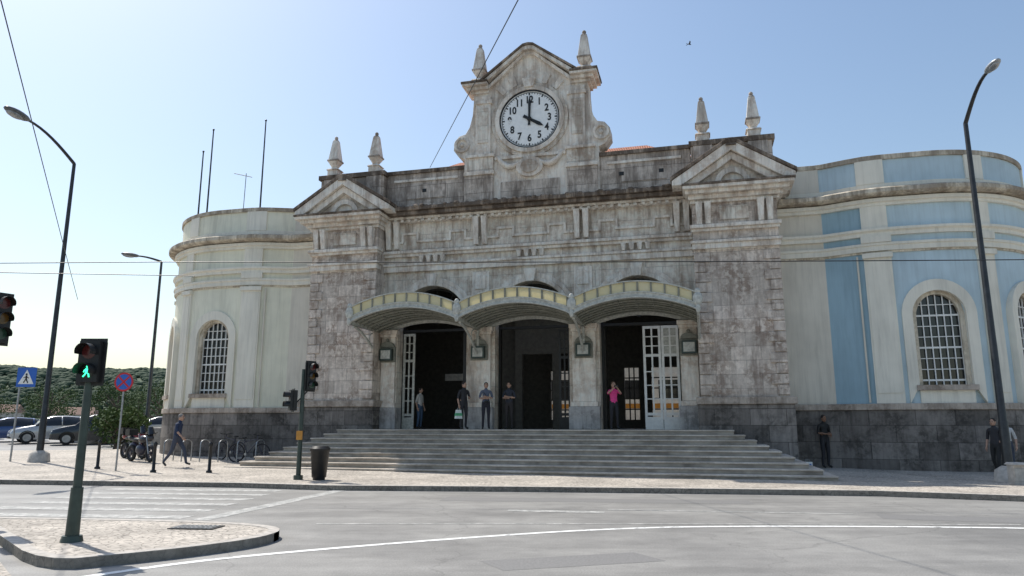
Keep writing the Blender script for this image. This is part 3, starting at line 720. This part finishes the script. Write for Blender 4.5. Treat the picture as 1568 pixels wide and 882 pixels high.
e=empty('pedestrian_crossing_sign',(-18.9,27.8,pz(27.8))); mb=MB(); zc=3.43-pz(27.8)
mb.tube([(0,0,0),(0,0,zc+.35)],.035,'steel',8)
mb.X=Matrix.Translation((.25,0,0))
mb.box(-.37,.37,-.05,-.035,zc-.37,zc+.37,'blues'); mb.prism([(-.3,zc-.26),(.3,zc-.26),(0,zc+.29)],.05,.055,'white')
for p,r_ in (([(0,-.06,zc+.06),(0,-.06,zc-.06)],.03),([(0,-.06,zc-.06),(.08,-.06,zc-.22)],.02),([(0,-.06,zc-.06),(-.09,-.06,zc-.21)],.02),([(-.1,-.06,zc-.02),(0,-.06,zc+.03),(.1,-.06,zc-.04)],.014)): mb.tube(p,r_,'black',5)
mb.disc((0,-.062,zc+.11),.04,'black',12)
mb.X=Matrix.Identity(4); mb.done('sign_plate_and_post',e)
mb=MB(); mb.box(-.17,.17,-.13,.13,0,.5,'concrete'); mb.box(-.14,.14,-.14,-.13,.08,.42,'steel'); mb.frus(0,0,.5,.56,.2,.15,'concrete'); o=mb.done('utility_box',bevel=.01); o.location=(13.1,19.2,pz(19))
mb=MB(); mb.box(-.13,.13,-.06,.06,0,.30,'white'); mb.box(-.09,.09,-.064,-.06,.08,.24,'blues'); mb.tube([(-.07,0,.3),(-.07,0,.36),(.07,0,.36),(.07,0,.3)],.008,'steel',6)
o=mb.done('carton_with_handle'); o.location=(9.45,23.6,pz(23.6)+.0)
mb=MB()
for i in range(6):
    x=i*.75; mb.tube([(x,0,0)]+[(x,-.3+.3*math.cos(t),.65+.15*math.sin(t)) for t in [k/8*math.pi for k in range(9)]]+[(x,-.6,0)],.022,'steel',6)
o=mb.done('bicycle_racks'); o.location=(-13.0,28.3,pz(28)); o.rotation_euler=(0,0,R(-10))
def wheel(mb,c,r,tr,m='rubber',rim='steel',spokes=12):
    n=28
    mb.tube([(c[0]+r*math.cos(2*math.pi*k/n),c[1],c[2]+r*math.sin(2*math.pi*k/n)) for k in range(n+1)],tr,m,7,False)
    mb.tube([(c[0]+(r-tr*1.1)*math.cos(2*math.pi*k/n),c[1],c[2]+(r-tr*1.1)*math.sin(2*math.pi*k/n)) for k in range(n+1)],tr*.5,rim,5,False)
    for k in range(spokes):
        a=2*math.pi*k/spokes; mb.tube([c,(c[0]+(r-tr)*math.cos(a),c[1],c[2]+(r-tr)*math.sin(a))],.004 if tr<.03 else .02,rim,4)
    mb.tube([(c[0],c[1]-.05,c[2]),(c[0],c[1]+.05,c[2])],.03 if tr<.03 else .07,rim,8)
M['bikep']=simple('bike_paint_dark',(.03,.03,.05),.3)
def bicycle(x,y,rz):
    e=empty('bicycle',(x,y,pz(y)),rz); mb=MB()
    for cx in (-.52,.52): wheel(mb,(cx,0,.34),.33,.022,rim='bikep')
    T=lambda *p,r=.019:mb.tube([(a,0,b) for a,b in p],r,'bikep',6)
    T((-.52,.34),(-.1,.3)); T((-.1,.3),(-.22,.85)); T((-.1,.3),(.34,.78)); T((-.2,.75),(.32,.85)); T((-.52,.34),(-.2,.75),r=.011); T((.52,.34),(.36,.7),(.3,.98))
    mb.tube([(.3,-.28,1.02),(.36,-.15,.99),(.31,0,.98),(.36,.15,.99),(.3,.28,1.02)],.013,'black',6)
    mb.sphere((-.26,0,.9),(.14,.07,.04),'black',10,6); mb.tube([(-.1,-.09,.3),(-.1,.09,.3)],.05,'steel',10); mb.box(.0,.06,.09,.16,.18,.2,'black'); mb.box(-.26,-.2,-.16,-.09,.4,.42,'black')
    mb.done('frame_and_wheels',e)
bicycle(-9.75,27.3,R(-12)); bicycle(-10.9,28.5,R(150))
def moto(x,y,rz,col):
    mc=simple('motorcycle_paint',col,.25); e=empty('motorcycle',(x,y,pz(y)),rz); mb=MB()
    for cx in (-.68,.68): wheel(mb,(cx,0,.31),.25,.065,rim='bikep',spokes=6)
    mb.sphere((.12,0,.82),(.3,.17,.16),mc); mb.sphere((-.32,0,.8),(.38,.16,.09),'black'); mb.sphere((-.75,0,.86),(.22,.1,.09),mc)
    mb.sphere((0,0,.45),(.28,.18,.22),'bikep'); mb.tube([(.68,.09,.31),(.45,.09,.95)],.03,'steel'); mb.tube([(.68,-.09,.31),(.45,-.09,.95)],.03,'steel')
    mb.tube([(.36,-.36,1.08),(.42,-.2,1.03),(.46,0,1.0),(.42,.2,1.03),(.36,.36,1.08)],.018,'black'); mb.sphere((.58,0,.88),(.12,.11,.13),mc)
    mb.tube([(.62,0,.98),(.5,0,1.25)],[.14,.1],'glass',8); mb.tube([(-.05,.16,.35),(-.7,.18,.42)],[.03,.05],'bikep'); mb.tube([(.35,0,.85),(.05,0,.35),(-.3,0,.4),(-.68,0,.31)],.04,'black'); mb.sphere((.68,0,.58),(.2,.08,.05),mc)
    mb.tube([(-.05,.1,.3),(-.1,.28,.0)],.014,'black'); mb.box(-.95,-.65,-.17,.17,.95,1.2,'black')
    mb.done('motorcycle_body',e,)
moto(-13.9,27.6,R(-35),(.03,.03,.035)); moto(-15.0,29.2,R(-35),(.25,.02,.02))
def car(x,y,z,rz,col,tall=1.0,name='parked_car'):
    cm=NT('car_paint'); n=cm.noise(2); cm.col(cm.ramp(n,[(.3,tuple(c*.9 for c in col)),(.7,col)])); cm.setp(.25,.3); cm.b.inputs['Coat Weight'].default_value=.6; cm=cm.m
    e=empty(name,(x,y,z),rz)
    T=tall
    st=[(-2.15,.42,.72,.72,.70,.70),(-2.08,.28,.92*T,.94*T,.80,.74),(-1.75,.25,.95*T,1.22*T,.86,.64),(-1.35,.24,.95*T,1.42*T,.88,.60),(-.6,.22,.94*T,1.48*T,.89,.60),(.1,.22,.93*T,1.46*T,.89,.60),(.55,.22,.92*T,1.32*T,.89,.62),(1.0,.22,.90*T,.96*T,.88,.70),(1.6,.25,.82*T,.86*T,.85,.66),(2.05,.28,.70*T,.74*T,.78,.6),(2.18,.4,.6,.6,.68,.6)]
    mb=MB(); sec=[]
    for (a,zs,zb,zt,hb,ht) in st:
        zm=(zs+zb)/2
        sec.append([(a,-hb*.93,zs),(a,-hb*1.0,zm),(a,-hb*.96,zb),(a,-ht,zt-.04*(zt-zb>.2)),(a,-ht*.7,zt),(a,ht*.7,zt),(a,ht,zt-.04*(zt-zb>.2)),(a,hb*.96,zb),(a,hb,zm),(a,hb*.93,zs)])
    for i in range(len(sec)-1):
        A,B=sec[i],sec[i+1]
        for k in range(9):
            win=(k in (2,6) and 1<=i<=6) or (k in(3,4,5) and i in (1,2,6))
            mb.add([A[k],A[k+1],B[k+1],B[k]],[(0,1,2,3)],'glass' if win else cm,True)
    mb.add(sec[0],[list(range(10))],cm); mb.add(sec[-1],[list(range(10))],cm)
    for sx in (-1,1):
        for px in (-1.3,-.35,.62): mb.tube([(px,sx*.86,.93*T),(px+.02,sx*.62,1.43*T if px<.3 else 1.27*T)],.03,cm,5)
        for wx in (-1.32,1.36):
            mb.tube([(wx,sx*.68,.33),(wx,sx*.9,.33)],.33,'rubber',20); mb.tube([(wx,sx*.89,.33),(wx,sx*.915,.33)],.21,'steel',14)
            mb.tube([(wx+.38*math.cos(t),sx*.885,.33+.38*math.sin(t)) for t in [k/10*math.pi for k in range(11)]],.03,'black',5)
        mb.sphere((2.02,sx*.58,.62*T),(.12,.17,.08),'white',10,6); mb.box(-2.14,-2.06,sx*.62-.1,sx*.62+.1,.7,.88*T,'reds'); mb.sphere((.72,sx*.97,.98*T),(.08,.1,.07),cm,8,6)
    mb.box(2.12,2.2,-.26,.26,.42,.52,'white'); mb.box(-2.19,-2.12,-.26,.26,.6,.7,'white'); mb.box(2.05,2.19,-.5,.5,.28,.38,'black')
    mb.done('car_body',e,merge=True)
car(-24.2,42.5,gz(42.5),R(-150),(.03,.035,.04),1.15)
car(-27.6,44.0,gz(44.0),R(-140),(.50,.51,.52),1.08)
car(-31.4,45.5,gz(45.5),R(-140),(.03,.07,.2)); car(-24.4,50.5,gz(50),R(-150),(.35,.36,.36)); car(-29,52,gz(52),R(-150),(.5,.5,.5),1.0)
car(-36,48,gz(48),R(-140),(.5,.5,.5)) 
mb=MB()
def wire(a,b,sag=0,r=.012,n=14):
    a=Vector(a);b=Vector(b); mb.tube([a.lerp(b,i/n)-Vector((0,0,4*sag*(i/n)*(1-i/n))) for i in range(n+1)],r,'black',4)
wire((-3.4,28.3,12.1),(.1,12,9.3)); wire((.1,12,9.3),(3.6,-4.5,6.4))
wire((-9.4,12,9.3),(-16.1,25,8.04)); wire((-9.4,12,9.3),(-5,2,10)); wire((-16.1,25,8.04),(-20,32.6,7.3))
wire((-40,22,6.6),(-9,18,5.75),.05); wire((-9,18,5.75),(30,15,5.35),.1)
wire((-40,17,5.9),(-9,20,5.8),.05)
mb.done('overhead_wires')
mb=MB(); mb.sphere((0,0,0),(.2,.06,.06),'black',8,6)
for s in (-1,1): mb.add([(.08,0,0),(-.08,0,0),(-.15,s*.3,.12),(.0,s*.28,.14),(-.2,s*.55,.05)],[(0,1,2,3),(3,2,4)],'black')
mb.add([(-.15,0,0),(-.35,.06,0),(-.35,-.06,0)],[(0,1,2)],'black')
o=mb.done('flying_bird'); o.location=(12.9,48,28.8); o.rotation_euler=(0,R(10),R(10)); o.scale=(.7,.7,.7)
# ------------------------------------------------------------------ vegetation
def leafmat(name,a,b,sc_=1.5):
    t=NT(name); n=t.noise(sc_,3); t.col(t.ramp(n,[(.35,a),(.65,b)])); return t.setp(.8,0,.15)
M['leaf']=leafmat('leaf_green',(.03,.055,.018),(.075,.115,.04)); M['bark']=simple('bark',(.12,.09,.07),.9)
M['hill']=leafmat('hill_foliage',(.04,.065,.042),(.08,.11,.068),.05)  # distance haze mixed into the foliage colour, greyer and bluer than leaf
def tree(x,y,z,h,r,seed,name='tree',dens=1800):
    rnd=random.Random(seed); e=empty(name,(x,y,z)); mb=MB()
    mb.tube([(0,0,-.2),(.1,0,h*.25),(0,.1,h*.5),(.1,.1,h*.85)],[.2,.15,.11,.03],'bark',8)
    cl=[]
    for i in range(16):
        a=rnd.uniform(0,6.28); zz=rnd.uniform(.35,.95)*h; rad=r*math.sqrt(max(.05,1-((zz/h-.62)/.45)**2))*rnd.uniform(.3,.85)
        c=(rad*math.cos(a),rad*math.sin(a),zz); cl.append((c,r*rnd.uniform(.25,.42))); mb.tube([(0,0,zz*.6),(c[0]*.6,c[1]*.6,zz*.85),c],[.07,.04,.015],'bark',5)
    mb.done('trunk_and_limbs',e)
    lb=MB()
    for i in range(dens):
        c,q=rnd.choice(cl); d=Vector((rnd.gauss(0,1),rnd.gauss(0,1),rnd.gauss(0,.8))).normalized()*q*rnd.uniform(.5,1.1)
        p=Vector(c)+d; u=Vector((rnd.gauss(0,1),rnd.gauss(0,1),rnd.gauss(0,1))).normalized(); v=u.orthogonal().normalized(); s_=rnd.uniform(.06,.13)*max(1,h/5)
        lb.add([p-u*s_,p+v*s_*.6,p+u*s_,p-v*s_*.6],[(0,1,2,3)],'leaf')
    lb.done('crown',e)
tree(-20.2,37.5,gz(36),2.0,1.4,1,'shrub',1500); tree(-21.8,40.5,gz(38),1.9,1.3,2,'shrub',1200)
for i,(x,y,h,r) in enumerate(((-27,60,5.0,2.6),(-32,66,4.8,2.8),(-47,74,4.6,3.0),(-66,92,5.5,3.4),(-38,70,4.2,2.6),(-56,88,5.2,3.2),(-75,100,6,3.6),(-42,82,5,3))): tree(x,y,.9,h,r,20+i,dens=1500)
mb=MB(); nx,ny=60,14; vs=[];fs=[]
def hh(x,y):
    t=(y-330)/260; prof=math.sin(min(1,max(0,t))*math.pi/2)
    return prof*(48-.035*(x+480)+5*noise.noise(Vector((x*.012,y*.01,0)))+2*noise.noise(Vector((x*.04,y*.04,3))))*(1 if x<-100 else max(0,1-(x+100)/150))
for j in range(ny+1):
    for i in range(nx+1):
        x=-640+i*13;y=330+j*24; vs.append((x,y,.8+hh(x,y)))
for j in range(ny):
    for i in range(nx): fs.append((j*(nx+1)+i,j*(nx+1)+i+1,(j+1)*(nx+1)+i+1,(j+1)*(nx+1)+i))
mb.add(vs,fs,'hill',True)
rnd=random.Random(5)
for k in range(6500):
    x=rnd.uniform(-560,-120);y=rnd.uniform(335,610); r=rnd.uniform(1.4,3.2)
    if abs(x/y)>1.0 : continue
    mb.sphere((x,y,.8+hh(x,y)+r*.3),(r*rnd.uniform(.8,1.6),r,r*rnd.uniform(.5,.9)),'hill',6,4)
o=mb.done('hills')
M['hwhite']=simple('house_white',(.5,.48,.45),.9)
for (x,y,w,hg) in ((-92,128,8,3.0),(-80,132,7,2.6)):
    e=empty('house',(x,y,.8),R(20)); mb=MB()
    mb.box(-w/2,w/2,0,6,0,hg,'hwhite'); mb.add([(-w/2-.3,-.3,hg),(w/2+.3,-.3,hg),(w/2+.3,6.3,hg),(-w/2-.3,6.3,hg),(-w/2,3,hg+1.4),(w/2,3,hg+1.4)],[(0,1,5,4),(2,3,4,5),(0,4,3),(1,2,5)],'tiles2')
    for i in range(3): mb.box(-w/2+1+i*w/3.4,-w/2+2+i*w/3.4,-.03,0,1.0,2.1,'glass')
    mb.done('house_walls_and_roof',e)
# ------------------------------------------------------------------ people
def fmat(name,c,r=.8): return simple(name,c,r,var=.15,scale=20)
SKIN=fmat('skin',(.46,.28,.20),.55); HAIRD=fmat('hair_dark',(.03,.02,.015)); EYE=fmat('eye',(.02,.02,.02),.2); SHOE=fmat('shoe',(.03,.03,.03)); LIPS=fmat('lips',(.3,.12,.1))
def skinmesh(verts,edges,rads,root=0,sub=2):
    me=bpy.data.meshes.new('sk'); me.from_pydata(verts,edges,[]); o=bpy.data.objects.new('sk',me); sc.collection.objects.link(o)
    md=o.modifiers.new('Skin','SKIN'); md.use_smooth_shade=True
    for i,r in enumerate(rads):
        sv=me.skin_vertices[0].data[i]; sv.radius=r if hasattr(r,'__len__') else (r,r); sv.use_root=(i==root)
    sb=o.modifiers.new('Sub','SUBSURF'); sb.levels=sub; sb.render_levels=sub
    dg=bpy.context.evaluated_depsgraph_get(); m2=bpy.data.meshes.new_from_object(o.evaluated_get(dg)); bpy.data.objects.remove(o)
    return m2
def segd(p,a,b):
    ab=b-a; t=max(0,min(1,(p-a).dot(ab)/max(1e-9,ab.length_squared))); return (p-(a+ab*t)).length
def person(name,loc,rz,H=1.75,shirt=(.1,.1,.12),pants=(.05,.06,.1),hair=HAIRD,pose={},sleeve='short',head=(0,0),female=False,longhair=False,shoe=None,shorts=False,extra=None,skin=None):
    sk=skin or SKIN
    e=empty(name,loc,rz); k=H/1.75
    J=dict(pelvis=(0,0,.96),spine=(0,0,1.14),chest=(0,0,1.33),neck=(0,.005,1.475),head=(0,-.015,1.56),
      shL=(.17,0,1.42),shR=(-.17,0,1.42),elL=(.235,.03,1.13),elR=(-.235,.03,1.13),wrL=(.24,-.06,.89),wrR=(-.24,-.06,.89),
      hipL=(.09,0,.91),hipR=(-.09,0,.91),knL=(.10,-.02,.50),knR=(-.10,-.02,.50),anL=(.11,.03,.09),anR=(-.11,.03,.09),toL=(.13,-.13,.035),toR=(-.13,-.13,.035))
    if female:
        for a in ('shL','shR'): J[a]=(J[a][0]*.88,0,1.41)
    J.update(pose); N=list(J); V=[Vector(J[n]) for n in N]; ix={n:i for i,n in enumerate(N)}
    E=[('pelvis','spine'),('spine','chest'),('chest','neck'),('neck','head'),('chest','shL'),('chest','shR'),('shL','elL'),('elL','wrL'),('shR','elR'),('elR','wrR'),
       ('pelvis','hipL'),('pelvis','hipR'),('hipL','knL'),('knL','anL'),('anL','toL'),('hipR','knR'),('knR','anR'),('anR','toR')]
    rad=dict(pelvis=(.15,.115),spine=(.135,.10),chest=(.15,.11),neck=.055,head=.06,shL=.062,shR=.062,elL=.042,elR=.042,wrL=.027,wrR=.027,hipL=.095,hipR=.095,knL=.06,knR=.06,anL=.042,anR=.042,toL=.035,toR=.035)
    if female: rad['spine']=(.115,.09); rad['pelvis']=(.155,.12)
    me=skinmesh([tuple(v) for v in V],[(ix[a],ix[b]) for a,b in E],[rad[n] for n in N])
    sm=fmat('shirt_cloth',shirt); pm=fmat('trouser_cloth',pants); shm=fmat('shoe_leather',shoe) if shoe else SHOE
    me.materials.clear()
    for m in (sm,pm,sk,shm): me.materials.append(m)
    def cls(a,b):
        if b in ('head',) : return 2
        if a in ('elL','elR'): return 0 if sleeve=='long' else 2
        if a in('anL','anR'): return 3
        if a in('knL','knR'): return 2 if shorts else 1
        if a in('hipL','hipR') or b in('hipL','hipR'): return 1
        return 0
    for p in me.polygons:
        c=Vector(p.center); best=min(E,key=lambda ab:segd(c,V[ix[ab[0]]],V[ix[ab[1]]])-.4*(rad[ab[0]] if not hasattr(rad[ab[0]],'__len__') else rad[ab[0]][0]))
        m=cls(*best)
        if m==0 and best[0] in('pelvis',) and c.z<J['pelvis'][2]-.0: m=1
        if sleeve=='none' and best[0] in('shL','shR'): m=2
        p.material_index=m; p.use_smooth=True
    o=bpy.data.objects.new('body',me); sc.collection.objects.link(o); o.parent=e; o.scale=(k,k,k)
    mb=MB(); hp=V[ix['head']]
    mb.X=Matrix.Scale(k,4)@Matrix.Translation(hp)@Matrix.Rotation(head[0],4,'Z')@Matrix.Rotation(head[1],4,'X')@Matrix.Translation((0,-.01,.075))
    mb.sphere((0,0,0),(.075,.092,.115),sk,16,12); mb.sphere((0,-.035,-.06),(.05,.05,.045),sk,12,8)
    mb.sphere((0,-.098,-.01),(.012,.02,.024),sk,8,6); mb.sphere((0,-.082,-.055),(.026,.01,.007),LIPS,8,5)
    for s in (-1,1):
        mb.sphere((s*.03,-.083,.012),(.012,.008,.008),EYE,8,5); mb.sphere((s*.03,-.086,.034),(.018,.006,.004),hair,8,4); mb.sphere((s*.077,.008,-.005),(.012,.022,.032),sk,8,6)
    mb.sphere((0,.018,.03),(.083,.094,.1),hair,14,10)
    if longhair: mb.sphere((0,.06,-.06),(.075,.05,.13),hair,12,8)
    mb.done('head',e)
    mb=MB(); mb.X=Matrix.Scale(k,4)
    for sd in ('L','R'):
        w=V[ix['wr'+sd]]; d=(w-V[ix['el'+sd]]).normalized(); sgn=1 if sd=='L' else -1
        side=d.cross(Vector((sgn,0,.01))).normalized(); pn=d.cross(side).normalized()
        mb.tube([w-d*.01,w+d*.04,w+d*.085],[.024,.033,.03],sk,8)
        for i in range(4):
            b=w+d*.08+side*(i-1.5)*.018; L_=(.07,.08,.075,.058)[i]
            mb.tube([b,b+d*L_*.45+pn*.004,b+d*L_*.78+pn*.018,b+d*L_*.9+pn*.034],[.0095,.009,.008,.006],sk,6)
        b=w+d*.03-side*.028; mb.tube([b,b-side*.025+d*.025+pn*.01,b-side*.03+d*.055+pn*.018],[.012,.010,.007],sk,6)
    mb.done('hands',e)
    if extra:
        mb=MB(); mb.X=Matrix.Scale(k,4); extra(mb,J); mb.done('carried_item',e)
    return e
TH=R(-14.5)
def W(s,d,z=1.47):
    c,sn=math.cos(TH),math.sin(TH); return (.745+s*c+d*sn, 27.31+s*sn-d*c, z)
fold=dict(elL=(.25,-.02,1.16),elR=(-.25,-.02,1.16),wrL=(.02,-.2,1.2),wrR=(-.03,-.19,1.15))
def bag(mb,J):
    x,y,z=J['wrR']; mb.frus(x-.02,y-.01,z-.5,z-.18,.13,.10,fmat('plastic_bag',(.75,.8,.77)),.07,.03); mb.frus(x-.02,y-.01,z-.4,z-.3,.131,.12,fmat('bag_green_print',(.1,.4,.2)),.068,.055)
    mb.tube([(x-.09,y,z-.2),(x-.02,y,z-.08),(x+.06,y,z-.2)],.006,'white',5)
def phone(mb,J):
    x=(J['wrL'][0]+J['wrR'][0])/2; mb.box(x-.08,x+.08,J['wrL'][1]-.08,J['wrL'][1]-.07,J['wrL'][2]+.03,J['wrL'][2]+.11,'black')
def camou(mb,J): mb.sphere((.0,-.16,1.02),(.09,.05,.05),'black',8,6); mb.tube([(-.1,-.08,1.4),(.02,-.13,1.2),(.14,-.08,1.02)],.012,'black',5)
person('standing_woman',W(-4.85,-.9),R(60),1.64,(.6,.57,.53),(.07,.12,.2),female=True,longhair=True,head=(R(20),0))
person('man_with_bag',W(-2.36,1.0),R(35),1.74,(.03,.03,.035),(.03,.03,.035),extra=bag,head=(R(20),0),pose=dict(wrL=(.1,-.22,1.16),elL=(.25,-.01,1.13)))
person('man_in_patterned_shirt',W(-1.5,1.0),R(5),1.70,(.10,.12,.17),(.02,.02,.03),pose=fold,extra=camou)
person('man_with_folded_arms',W(-.8,.3),R(-20),1.74,(.03,.035,.05),(.035,.03,.03),pose=fold)
person('woman_taking_photo',W(3.18,1.0),R(10),1.66,(.75,.06,.25),(.02,.02,.025),hair=fmat('hair_brown',(.12,.07,.04)),female=True,longhair=True,extra=phone,
   pose=dict(elL=(.26,-.1,1.30),elR=(-.26,-.1,1.30),wrL=(.07,-.26,1.50),wrR=(-.07,-.26,1.50),knL=(.11,-.03,.5),anL=(.14,.03,.09),toL=(.19,-.1,.035)))
person('man_leaning_on_wall',(10.6,24.9,pz(24.9)),R(15),1.76,(.02,.02,.02),(.025,.025,.03),skin=fmat('skin_brown',(.25,.14,.09)),pose=dict(elR=(-.25,.0,1.15),wrR=(-.06,-.22,1.12),elL=(.25,.04,1.14),wrL=(.1,-.2,1.08),head=(0,-.03,1.56)))
person('pedestrian_by_lamp',(14.35,21.8,pz(21.8)),R(-60),1.70,(.03,.03,.035),(.02,.02,.02),pose=dict(knL=(.1,-.14,.52),anL=(.11,-.12,.1),toL=(.12,-.28,.04),anR=(-.11,.2,.12),toR=(-.12,.07,.035)))
person('pedestrian_by_lamp',(15.1,22.4,pz(22.4)),R(-40),1.68,(.55,.54,.52),(.06,.07,.1),female=True,longhair=True)
person('walking_man',(-11.55,25.3,pz(25.3)),R(85),1.80,(.02,.035,.08),(.05,.06,.09),hair=fmat('hair_grey',(.2,.19,.18)),shoe=(.05,.05,.05),
   pose=dict(spine=(0,-.01,1.13),chest=(0,-.04,1.32),neck=(0,-.055,1.465),head=(0,-.08,1.55),shL=(.17,-.03,1.41),shR=(-.17,-.05,1.41),
     knL=(.1,-.24,.55),anL=(.1,-.33,.13),toL=(.1,-.49,.09),knR=(-.1,.1,.5),anR=(-.1,.36,.16),toR=(-.1,.24,.04),
     elL=(.24,.14,1.15),wrL=(.24,.12,.90),elR=(-.24,-.12,1.16),wrR=(-.22,-.3,.98)))
# ------------------------------------------------------------------ light, sky, camera
SE,SA=54,-47
w=bpy.data.worlds.new('World'); sc.world=w; w.use_nodes=True; nt=w.node_tree
sky=nt.nodes.new('ShaderNodeTexSky'); sky.sky_type='NISHITA'; sky.sun_disc=False; sky.sun_elevation=R(SE); sky.sun_rotation=R(SA); sky.air_density=1.35; sky.dust_density=1.4; sky.ozone_density=2.0
bg=nt.nodes['Background']; bg.inputs[1].default_value=.15; nt.links.new(sky.outputs[0],bg.inputs[0])
sl=bpy.data.lights.new('sun','SUN'); sl.energy=5; sl.angle=R(.5); sl.color=(1,.95,.87); so=bpy.data.objects.new('sun',sl); sc.collection.objects.link(so)
dv=Vector((math.sin(R(SA))*math.cos(R(SE)),math.cos(R(SA))*math.cos(R(SE)),math.sin(R(SE)))); so.rotation_euler=dv.to_track_quat('Z','Y').to_euler()
cam=bpy.data.cameras.new('camera'); co=bpy.data.objects.new('camera',cam); sc.collection.objects.link(co); sc.camera=co
cam.sensor_width=36; cam.lens=36*1100/1568; cam.clip_end=6000; co.location=(0,0,1.65); co.rotation_euler=(R(90+10.75),0,0)
sc.view_settings.view_transform='Standard'; sc.view_settings.look='None'; sc.view_settings.exposure=0
